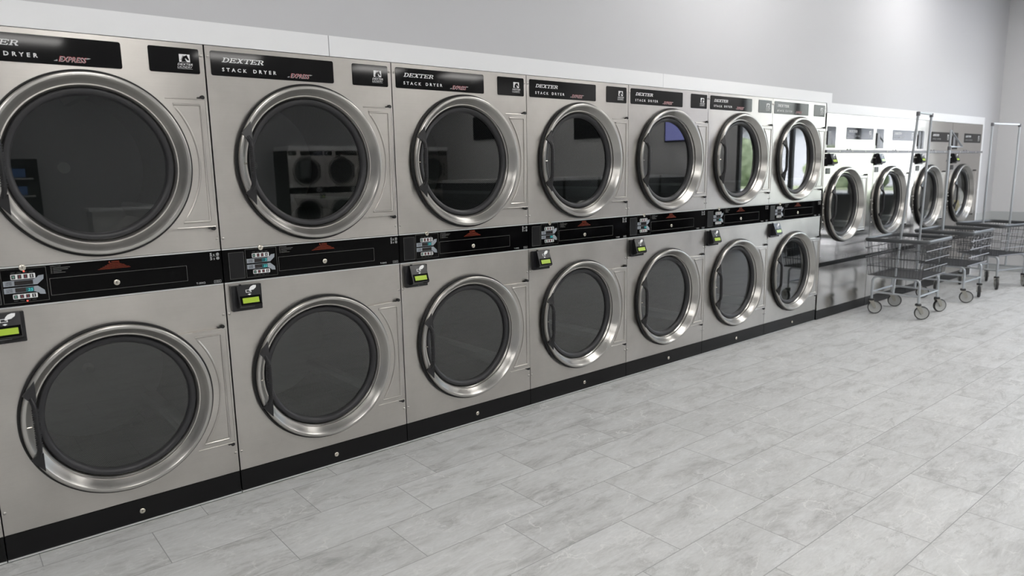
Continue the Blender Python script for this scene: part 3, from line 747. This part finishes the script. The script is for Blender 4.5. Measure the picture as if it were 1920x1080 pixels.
# ------------------------------------------------------------------ single dryers, the lower row
SP = 1.117; SX = 6.872
sp_panel = panel_with_hole(.004, SP - .004, .600, 1.7105, 1.178, .332, mat=M['steel_single'], cx=.475)
def make_single():
    r = thing('single_dryer', 'x', 'dryer', group='single tumble dryers in the low row')
    a, b = .004, SP - .004
    mb = MB()
    for xa in (a + .003, b - .011): mb.box(xa, xa + .008, .021, .95, 0, 2.09)
    mb.box(a + .011, b - .011, .021, .95, 2.08, 2.09); mb.box(a + .011, b - .011, .94, .95, 0, 2.08)
    mb.build('cabinet', [M['cabinet']], r, smooth=None)
    link('front_panel', sp_panel, r)
    MB().box(a, b, 0, .02, 1.7415, 2.098).build('header_panel', [M['steel_single']], r, smooth=None)
    MB().box(a, b, 0, .02, .104, .556).build('lower_panel', [M['steel_single']], r, smooth=None)
    MB().box(a, b, -.004, .02, .558, .598).build('joint_strip', [M['kick']], r, smooth=None)
    k = MB().box(a, b, .002, .02, .004, .102).build('toe_kick', [M['kick']], r, smooth=None)
    # control rail
    rl = MB().box(a - .003, b + .003, -.022, .0, 1.7130, 1.7400); rl.box(.50, .515, -.020, -.010, 1.7400, 1.7530)
    rl = rl.build('control_rail', [M['rail']], r, smooth=None)
    for x in (.27, .55, .85):
        link('screw', screw_me, rl, (x, -.022, 1.7265))
    # plates
    p = MB().rbox(.025, .205, 1.760, 1.972, 0.001, -.0022, .004).build('timer_plate', [M['blackplate']], r)
    MB().box(.030, .090, -.010, -.002, 1.790, 1.925).build('keypad', [M['rail']], p, smooth=None)
    p = MB().rbox(.435, 1.060, 1.850, 1.970, 0.001, -.0022, .006).build('name_plate', [M['blackplate']], r)
    w = MB(); slab_word(w, 'DEXTER', .475, .680, 1.920, 1.943, -.0026); w.build('lettering', [M['white']], p, fix=False, smooth=None)
    w = MB().text('SINGLE', .475, .590, 1.876, 1.894, -.0026, spacing=1.6)
    w.build('lettering', [M['midprint']], p, fix=False, smooth=None)
    w = MB().text('DRYER', .625, .735, 1.876, 1.894, -.0026, spacing=1.6)
    w.build('lettering', [M['midprint']], p, fix=False, smooth=None)
    e = MB(); emblem(e, .955, 1.000, 1.905, 1.943, -.0026); e.build('emblem', [M['white'], M['blackplate']], p, fix=False, smooth=None)
    w = MB().text('DEXTER', .945, 1.010, 1.888, 1.900, -.0026, shear=.3).text('LAUNDRY', .945, 1.010, 1.875, 1.884, -.0026, shear=.3); w.build('lettering', [M['white']], p, fix=False, smooth=None)
    add_door(r, (.475, 0, 1.178), glass_single_me)
    card_reader(r, .030, .175, 1.578, 1.704)
    MB().rbox(.035, .125, 1.500, 1.560, 0, -.004, .004).build('notice_plate', [M['darkpanel']], r)
    for z in (1.66, 1.20, .66): screw_at(r, .020, z); screw_at(r, SP - .02, z)
    for i in range(4): screw_at(r, .035, .95 + .07 * i)
    return r
sproto = make_single(); index_kids()
slab = ['low single dryer nearest the tall stack dryers, behind the front laundry cart',
        'low single dryer second from the tall dryers, behind the double-pole cart',
        'low single dryer third from the tall dryers, behind the second cart',
        'low single dryer at the far right end by the white trim, laundry in its drum']
for i in range(4):
    r = sproto if i == 0 else copy_tree(sproto)
    r.location = (SX + SP * i, 0, 0); r['label'] = slab[i]

# laundry in the last drum
def cloth(name, label, mat, c, rx, ry, rz, seed):
    bm = bmesh.new(); bmesh.ops.create_icosphere(bm, subdivisions=4, radius=1)
    rnd = random.Random(seed); k = [(Vector((rnd.uniform(-1, 1), rnd.uniform(-1, 1), rnd.uniform(-1, 1))).normalized(), rnd.uniform(3, 8), rnd.uniform(0, 6)) for _ in range(9)]
    for v in bm.verts:
        d = 1 + sum(.055 * math.sin(q.dot(v.co) * f + p) for q, f, p in k)
        v.co = Vector((v.co.x * rx * d, v.co.y * ry * d, v.co.z * rz * d))
        if v.co.z < -.7 * rz: v.co.z = -.7 * rz + .2 * (v.co.z + .7 * rz)
    me = bpy.data.meshes.new(name); bm.to_mesh(me); bm.free(); me.materials.append(mat)
    me.polygons.foreach_set('use_smooth', [True] * len(me.polygons))
    o = link(name, me, None, c); return tag(o, label, 'laundry')
bx = SX + SP * 3 + .475
cloth('towel', 'white towel bunched behind the glass of the far right single dryer', M['whitecloth'], (bx + .258, .110, 1.115), .062, .064, .125, 3)
cloth('shirt', 'pale yellow garment low behind the glass of the far right single dryer', M['yellowcloth'], (bx + .130, .105, 1.000), .060, .060, .090, 5)

# ------------------------------------------------------------------ laundry carts
def arc(cx, cz, r, a0, a1, n=6):
    return [(cx + r * math.cos(math.radians(a0 + (a1 - a0) * i / n)), cz + r * math.sin(math.radians(a0 + (a1 - a0) * i / n))) for i in range(n + 1)]

def rloop(hx, hy, r, z, n=6):
    return [(x, y, z) for x, y in rrect(-hx, hx, -hy, hy, r, n)]

wheel_me = MB().lathe([(.060, -.015), (.067, -.013), (.070, -.006), (.070, .006), (.067, .013), (.060, .015)], 36, 0, closed=True).mesh('tire', [M['tire']])
disc_me = MB().lathe([(0.0001, -.016), (.014, -.016), (.016, -.010), (.050, -.009), (.060, -.013), (.060, .013), (.050, .009), (.016, .010), (.014, .016), (0.0001, .016)], 36).mesh('wheel_disc', [M['wheel']])
def fork_mesh():
    mb = MB()
    # wheel axle lies trail = .036 along +x of the caster, at z = .07; stem above the origin
    for s in (-1, 1):
        pts = [(-.022, .142), (.026, .142), (.050, .078), (.046, .062), (.030, .060), (.018, .075)]
        mb.prism(pts, s * .024 - .0015, s * .024 + .0015, 0)
    mb.box(-.022, .026, -.025, .025, .1395, .1425, 0)
    mb.cyl((.036, -.028, .070), (.036, .028, .070), .007, 12, 0)
    mb.lathe([(0.0001, .142), (.027, .142), (.030, .147), (.030, .158), (.024, .163), (.016, .164), (0.0001, .164)], 20, 1, axis='Z')
    return mb.mesh('caster', [M['fork'], M['tire']])
fork_me = fork_mesh()

def make_cart(label, loc, rz, trails, rack):
    r = thing('laundry_cart', label, 'laundry cart', loc, rz, 'wire laundry carts by the low dryers')
    lx, ly = .27, .232; zt = .408; R = .013
    # leg arches at both ends and side rails
    for sx in (-1, 1):
        x = sx * lx; pts = [(x, -ly, .160)] + [(x, yy, zz) for yy, zz in arc(-ly + .055, zt - .055, .055, 180, 90)] + [(x, yy, zz) for yy, zz in arc(ly - .055, zt - .055, .055, 90, 0)] + [(x, ly, .160)]
        MB().tube(pts, R, 10).build('leg_arch', [M['tube']], r)
        MB().tube([(x, -ly, .236), (x, ly, .236)], .0105, 8).build('lower_rail', [M['tube']], r)
    for sy in (-1, 1):
        MB().tube([(-lx, sy * ly, .236), (lx, sy * ly, .236)], .0105, 8).build('lower_rail', [M['tube']], r)
        MB().tube([(-lx, sy * ly * .62, zt), (lx, sy * ly * .62, zt)], .009, 8).build('basket_rail', [M['tube']], r)
    # basket
    zb, zr = .424, .800; bx_, by_, tx_, ty_ = .322, .262, .367, .302
    bk = MB(); w = .0023
    def P(u, v, t): # u,v in -1..1, t height 0..1
        return (u * (bx_ + (tx_ - bx_) * t), v * (by_ + (ty_ - by_) * t), zb + (zr - zb) * t)
    nx, ny = 21, 18
    for i in range(nx + 1):
        u = -1 + 2 * i / nx
        for v in (-1, 1): bk.tube([P(u, v, 0), P(u, v, 1)], w, 5)
        bk.tube([P(u, -1, 0), P(u, 1, 0)], w, 5)
    for j in range(ny + 1):
        v = -1 + 2 * j / ny
        for u in (-1, 1): bk.tube([P(u, v, 0), P(u, v, 1)], w, 5)
        bk.tube([P(-1, v, 0), P(1, v, 0)], w, 5)
    for t in (0, .27, .52, .77):
        k = [P(-1, -1, t), P(1, -1, t), P(1, 1, t), P(-1, 1, t)]
        for a in range(4): bk.tube([k[a], k[(a + 1) % 4]], .0034, 6)
    k = bk.build('basket', [M['wire']], r)
    for t in (.02, .27, .52, .77):
        for v in (-1, 1):
            a, b = P(-1, v, t), P(1, v, t); MB().tube([(a[0], a[1] + v * .006, a[2]), (b[0], b[1] + v * .006, b[2])], .0042, 6).build('side_wire', [M['wire_light']], k)
    MB().tube(rloop(tx_, ty_, .06, zr + .004), .016, 10, closed=True, flat=(.021, .014)).build('bumper', [M['bumper']], r)
    # rack
    def pole(a, b, rad, cz):
        o = MB().tube([a, b], rad, 10).build('pole', [M['tube']], r)
        c = Vector(a) + (Vector(b) - Vector(a)) * ((cz - a[2]) / (b[2] - a[2]))
        MB().tube([(c.x, c.y, cz - .02), (c.x, c.y, cz + .02)], .0185, 12).build('coupling', [M['rail']], o)
    if rack[0] == 'double':
        (p0, p1), (q0, q1) = rack[1], rack[2]
        pole(p0, p1, .0125, p1[2] - .012); pole(q0, q1, .0125, q1[2] - .012)
        MB().tube([p1, q1], .0115, 10).build('top_bar', [M['tube']], r)
    else:
        p0, p1, zc, L = rack[1]
        x, y = p1[0], p1[1]
        pole(p0, (x, y, zc), .015, zc - .012)
        MB().tube([(x, y, zc), p1, (x + L, y, zc + .005), (x + .011, y, zc + .005)], .0115, 10).build('hook_bar', [M['tube']], r)
    for (sx, sy), a in zip(((-1, 1), (-1, -1), (1, -1), (1, 1)), trails):
        c = link('caster', fork_me, r, (sx * lx, sy * ly, 0)); c.rotation_euler = (0, 0, math.radians(a) - rz)
        for nm, me in (('tire', wheel_me), ('wheel_disc', disc_me)):
            o = link(nm, me, c, (.036, 0, .070))
    return r
make_cart('wire laundry cart nearest the camera, tall rack with two poles', (7.918, -.445, 0), math.radians(1.5), (-67, -64, -35, -67),
          ('double', ((-.27, .02, .236), (-.27, -.095, 2.092)), ((.27, -.005, .236), (.27, -.035, 2.10))))
make_cart('middle laundry cart of the three, single pole with a triangular hook bar', (9.215, -.445, 0), math.radians(0), (-60, -66, -160, 190),
          ('single', ((-.255, .038, .236), (-.255, .036, 1.955), 1.765, .40)))
make_cart('laundry cart farthest right by the side wall, standing at a slant', (10.52, -.50, 0), math.radians(-16), (200, 205, 215, 200),
          ('double', ((-.27, 0, .236), (-.27, -.005, 2.062)), ((.27, 0, .236), (.27, -.005, 2.055))))

# ------------------------------------------------------------------ what the glass mirrors from the rest of the room
M['tvscreen'] = simple('screen_blue', (0.05, 0.07, 0.2), 0.3, emit=(0.42, 0.44, 0.95), es=1.5)
M['tvdark'] = simple('screen_off', (0.012, 0.012, 0.014), 0.25)
def television(y, z, lit, label):
    t = thing('television', label, 'television', (XR - .001, y, z), 0, 'televisions on the side wall')
    MB().box(-.05, 0, -.52, .52, -.31, .31).build('housing', [M['tvdark']], t, smooth=None)
    MB().box(-.056, -.0505, -.49, .49, -.28, .28).build('screen', [M['tvscreen'] if lit else M['tvdark']], t, smooth=None)
television(-5.42, 2.42, True, 'wall television with a blue picture, mirrored in the fifth stack dryer')
television(-8.1, 2.6, False, 'dark wall television mirrored in the fourth stack dryer')
television(-12.1, 2.75, False, 'dark wall television mirrored in the third stack dryer')
struct('trim_9', MB().box(7.15, XR, YB + .001, YB + 1.0, 2.195, 2.30).box(7.12, 7.2, YB + .001, YB + 1.0, 0, 2.194), M['wallwhite'])
M['washer'] = simple('charcoal_washer', (0.03, 0.03, 0.032), 0.35)
M['washertop'] = simple('pale_washer_top', (0.6, 0.6, 0.6), 0.4)
for i in range(6):
    ws = thing('washing_machine', 'charcoal front loading washer in the middle island, seen only mirrored', 'washer', (7.05 + .86 * i, -5.2, 0), 0, 'washers in the middle island')
    MB().box(-.40, .40, -1.2, 0, 0, 1.40).build('cabinet', [M['washer']], ws, smooth=None)
    MB().box(-.40, .40, -1.2, 0.01, 1.401, 1.45).build('lid', [M['washertop']], ws, smooth=None)
    MB().lathe([(.20, .002), (.27, .002), (.27, .03), (.25, .045), (.20, .02)], 40, cz=.78, closed=True).build('door', [M['ring']], ws)
M['vend'] = simple('vending_blue', (0.03, 0.05, 0.10), 0.4, emit=(0.10, 0.22, 0.55), es=0.35)
vm = thing('vending_machine', 'dark vending machine with blue packets, mirrored in the leftmost upper door', 'vending machine', (.9, YB + .01, 0))
MB().box(-.9, .9, 0, .8, 0, 2.0).build('cabinet', [M['tvdark']], vm, smooth=None)
for i in range(4): 
    s = MB(); 
    for j in range(5): s.box(-.75 + .3 * j, -.53 + .3 * j, .801, .83, .55 + .36 * i, .72 + .36 * i)
    s.build('product_row', [M['vend']], vm, smooth=None)
    MB().box(-.8, .8, .801, .84, .50 + .36 * i, .53 + .36 * i).build('shelf', [M['washertop']], vm, smooth=None)
M['bench'] = simple('dark_counter', (0.03, 0.03, 0.033), 0.45)
bc = thing('window_counter', 'dark counter under the shop window, seen only mirrored', 'counter', (XR - .02, -2.7, 0))
MB().box(-.62, 0, -1.9, 1.62, 1.06, 1.11).build('top', [M['bench']], bc, smooth=None)
MB().box(-.56, -.02, -1.85, 1.57, .45, 1.059).build('front', [M['bench']], bc, smooth=None)
for y in (-1.8, -.1, 1.52): MB().box(-.5, -.08, y - .03, y + .03, 0, .449).build('leg', [M['bench']], bc, smooth=None)
ct = thing('counter', 'white counter across the room, mirrored in the leftmost upper door', 'counter', (3.6, YB + 2.0, 0))
MB().box(-1.2, 1.2, -.35, .35, .92, .97).build('top', [M['wallwhite']], ct, smooth=None)
MB().box(-1.15, 1.15, -.30, .30, 0, .919).build('front', [M['washertop']], ct, smooth=None)

# ------------------------------------------------------------------ lamps, daylight
M['lamp'] = simple('lamp_diffuser', (0.9, 0.9, 0.9), 0.5, emit=(1.0, 0.975, 0.94), es=13.0)
k = 0
for y in (-1.0, -2.5, -4.6, -8.0, -11.6):
    for x in ((5.0, 8.4) if y > -1.2 else (-2.0, 0.9, 10.9) if y > -3 else (-2.0, 1.5, 5.0, 8.4, 10.9)):  # rightmost panels added to brighten the side wall, leftmost for the left end
        t = thing('ceiling_light', 'recessed ceiling light panel, one of a set partly added for brightness, above the photo frame', 'ceiling light', (x, y, H), 0, 'ceiling light panels')
        MB().box(-.64, .64, -.34, .34, -.028, -.001).build('frame', [M['wallwhite']], t, smooth=None)
        MB().box(-.60, .60, -.30, .30, -.034, -.0285).build('diffuser', [M['lamp']], t, smooth=None)

M['asphalt'] = simple('pale_pavement', (0.60, 0.60, 0.60), 0.9)
M['grass'] = simple('lawn_green', (0.40, 0.46, 0.30), 0.9)
def leaf_mat():
    m, nt, b = new_mat('bush_leaves'); L = nt.links.new
    tc = N(nt, 'ShaderNodeTexCoord'); n = N(nt, 'ShaderNodeTexNoise'); n.inputs['Scale'].default_value = 2.2; n.inputs['Detail'].default_value = 6; n.inputs['Roughness'].default_value = .8
    L(tc.outputs['Object'], n.inputs['Vector']); c = N(nt, 'ShaderNodeValToRGB')
    c.color_ramp.elements[0].position = .35; c.color_ramp.elements[0].color = (.08, .13, .05, 1); c.color_ramp.elements[1].position = .66; c.color_ramp.elements[1].color = (.52, .60, .40, 1)
    L(n.outputs['Fac'], c.inputs[0]); L(c.outputs[0], b.inputs['Base Color']); b.inputs['Roughness'].default_value = .9
    return m
M['leaf'] = leaf_mat()
M['bldg'] = simple('pale_blue_building', (0.70, 0.71, 0.76), 0.8)
o = struct('ground_outside', MB().add([(XR + .11, -60, -.02), (44, -60, -.02), (44, 60, -.02), (XR + .11, 60, -.02)], [(0, 1, 2, 3)]), M['asphalt'])
struct('lawn_outside', MB().box(44, 48, -60, 60, -.02, .12), M['grass'])
struct('street_outside', MB().add([(48, -60, -.02), (95, -60, -.02), (95, 60, -.02), (48, 60, -.02)], [(0, 1, 2, 3)]), M['asphalt'])
def hedge(x, y, sx, sy, sz, seed):
    o = cloth('hedge', 'green bush outside the shop window, seen only mirrored', M['leaf'], (x, y, sz * .68), sx, sy, sz, seed); o['category'] = 'bush'; o['group'] = 'bushes outside'
for i, (x, y, h) in enumerate(((46, -27, 2.2), (46, -18, 1.7), (46, -9, 2.3), (46, 2, 2.6), (46, 12, 2.0))): hedge(x, y, 1.6, 2.5, h, 40 + i)
bd = thing('building', 'pale low building across the street, seen only mirrored', 'building', (55, -14, 0))
MB().box(0, 8, -45, 35, 0, 4.5).build('wall', [M['bldg']], bd, smooth=None)
MB().box(-.5, 8.5, -45.5, 35.5, 4.5, 4.9).build('roof', [M['rail']], bd, smooth=None)

wd = bpy.data.worlds.new('World'); S.world = wd; wd.use_nodes = True
nt = wd.node_tree; bg = nt.nodes['Background']
sky = nt.nodes.new('ShaderNodeTexSky'); sky.sky_type = 'NISHITA'; sky.sun_disc = False
sky.sun_elevation = math.radians(48); sky.sun_rotation = math.radians(200); sky.air_density = 1.0; sky.dust_density = 3.0
hs = nt.nodes.new('ShaderNodeHueSaturation'); hs.inputs['Saturation'].default_value = 0.45
nt.links.new(sky.outputs[0], hs.inputs['Color']); nt.links.new(hs.outputs[0], bg.inputs[0]); bg.inputs[1].default_value = 1.3
sun = bpy.data.lights.new('sun', 'SUN'); sun.energy = 6.5; sun.angle = math.radians(0.6); sun.color = (1, .96, .9)
so = bpy.data.objects.new('sun', sun); COL.objects.link(so); so.rotation_euler = (0, math.radians(-38), math.radians(12))

# ------------------------------------------------------------------ camera
cam = bpy.data.cameras.new('camera'); co = bpy.data.objects.new('camera', cam); COL.objects.link(co)
yaw, pitch, roll = 0.6912, -0.1672, -0.0181
f = Vector((math.sin(yaw) * math.cos(pitch), math.cos(yaw) * math.cos(pitch), math.sin(pitch)))
rt = f.cross(Vector((0, 0, 1))).normalized(); up = rt.cross(f)
r2 = rt * math.cos(roll) + up * math.sin(roll); u2 = -rt * math.sin(roll) + up * math.cos(roll)
mat = Matrix((r2, u2, -f)).transposed().to_4x4(); mat.translation = (-0.0891, -3.4758, 1.6012)
co.matrix_world = mat
cam.sensor_fit = 'HORIZONTAL'; cam.sensor_width = 36; cam.lens = 1314.17 / 1920 * 36; cam.clip_start = 0.05; cam.clip_end = 300
cam.dof.use_dof = True; cam.dof.focus_distance = 4.0; cam.dof.aperture_fstop = 2.4
S.camera = co
S.view_settings.view_transform = 'Standard'; S.view_settings.look = 'None'
S.view_settings.gamma = 1.0; S.view_settings.use_curve_mapping = False
S.view_settings.exposure = 0.28
S.cycles.max_bounces = 10; S.cycles.transparent_max_bounces = 12; S.cycles.sample_clamp_indirect = 8.0; S.cycles.caustics_reflective = False; S.cycles.caustics_refractive = False
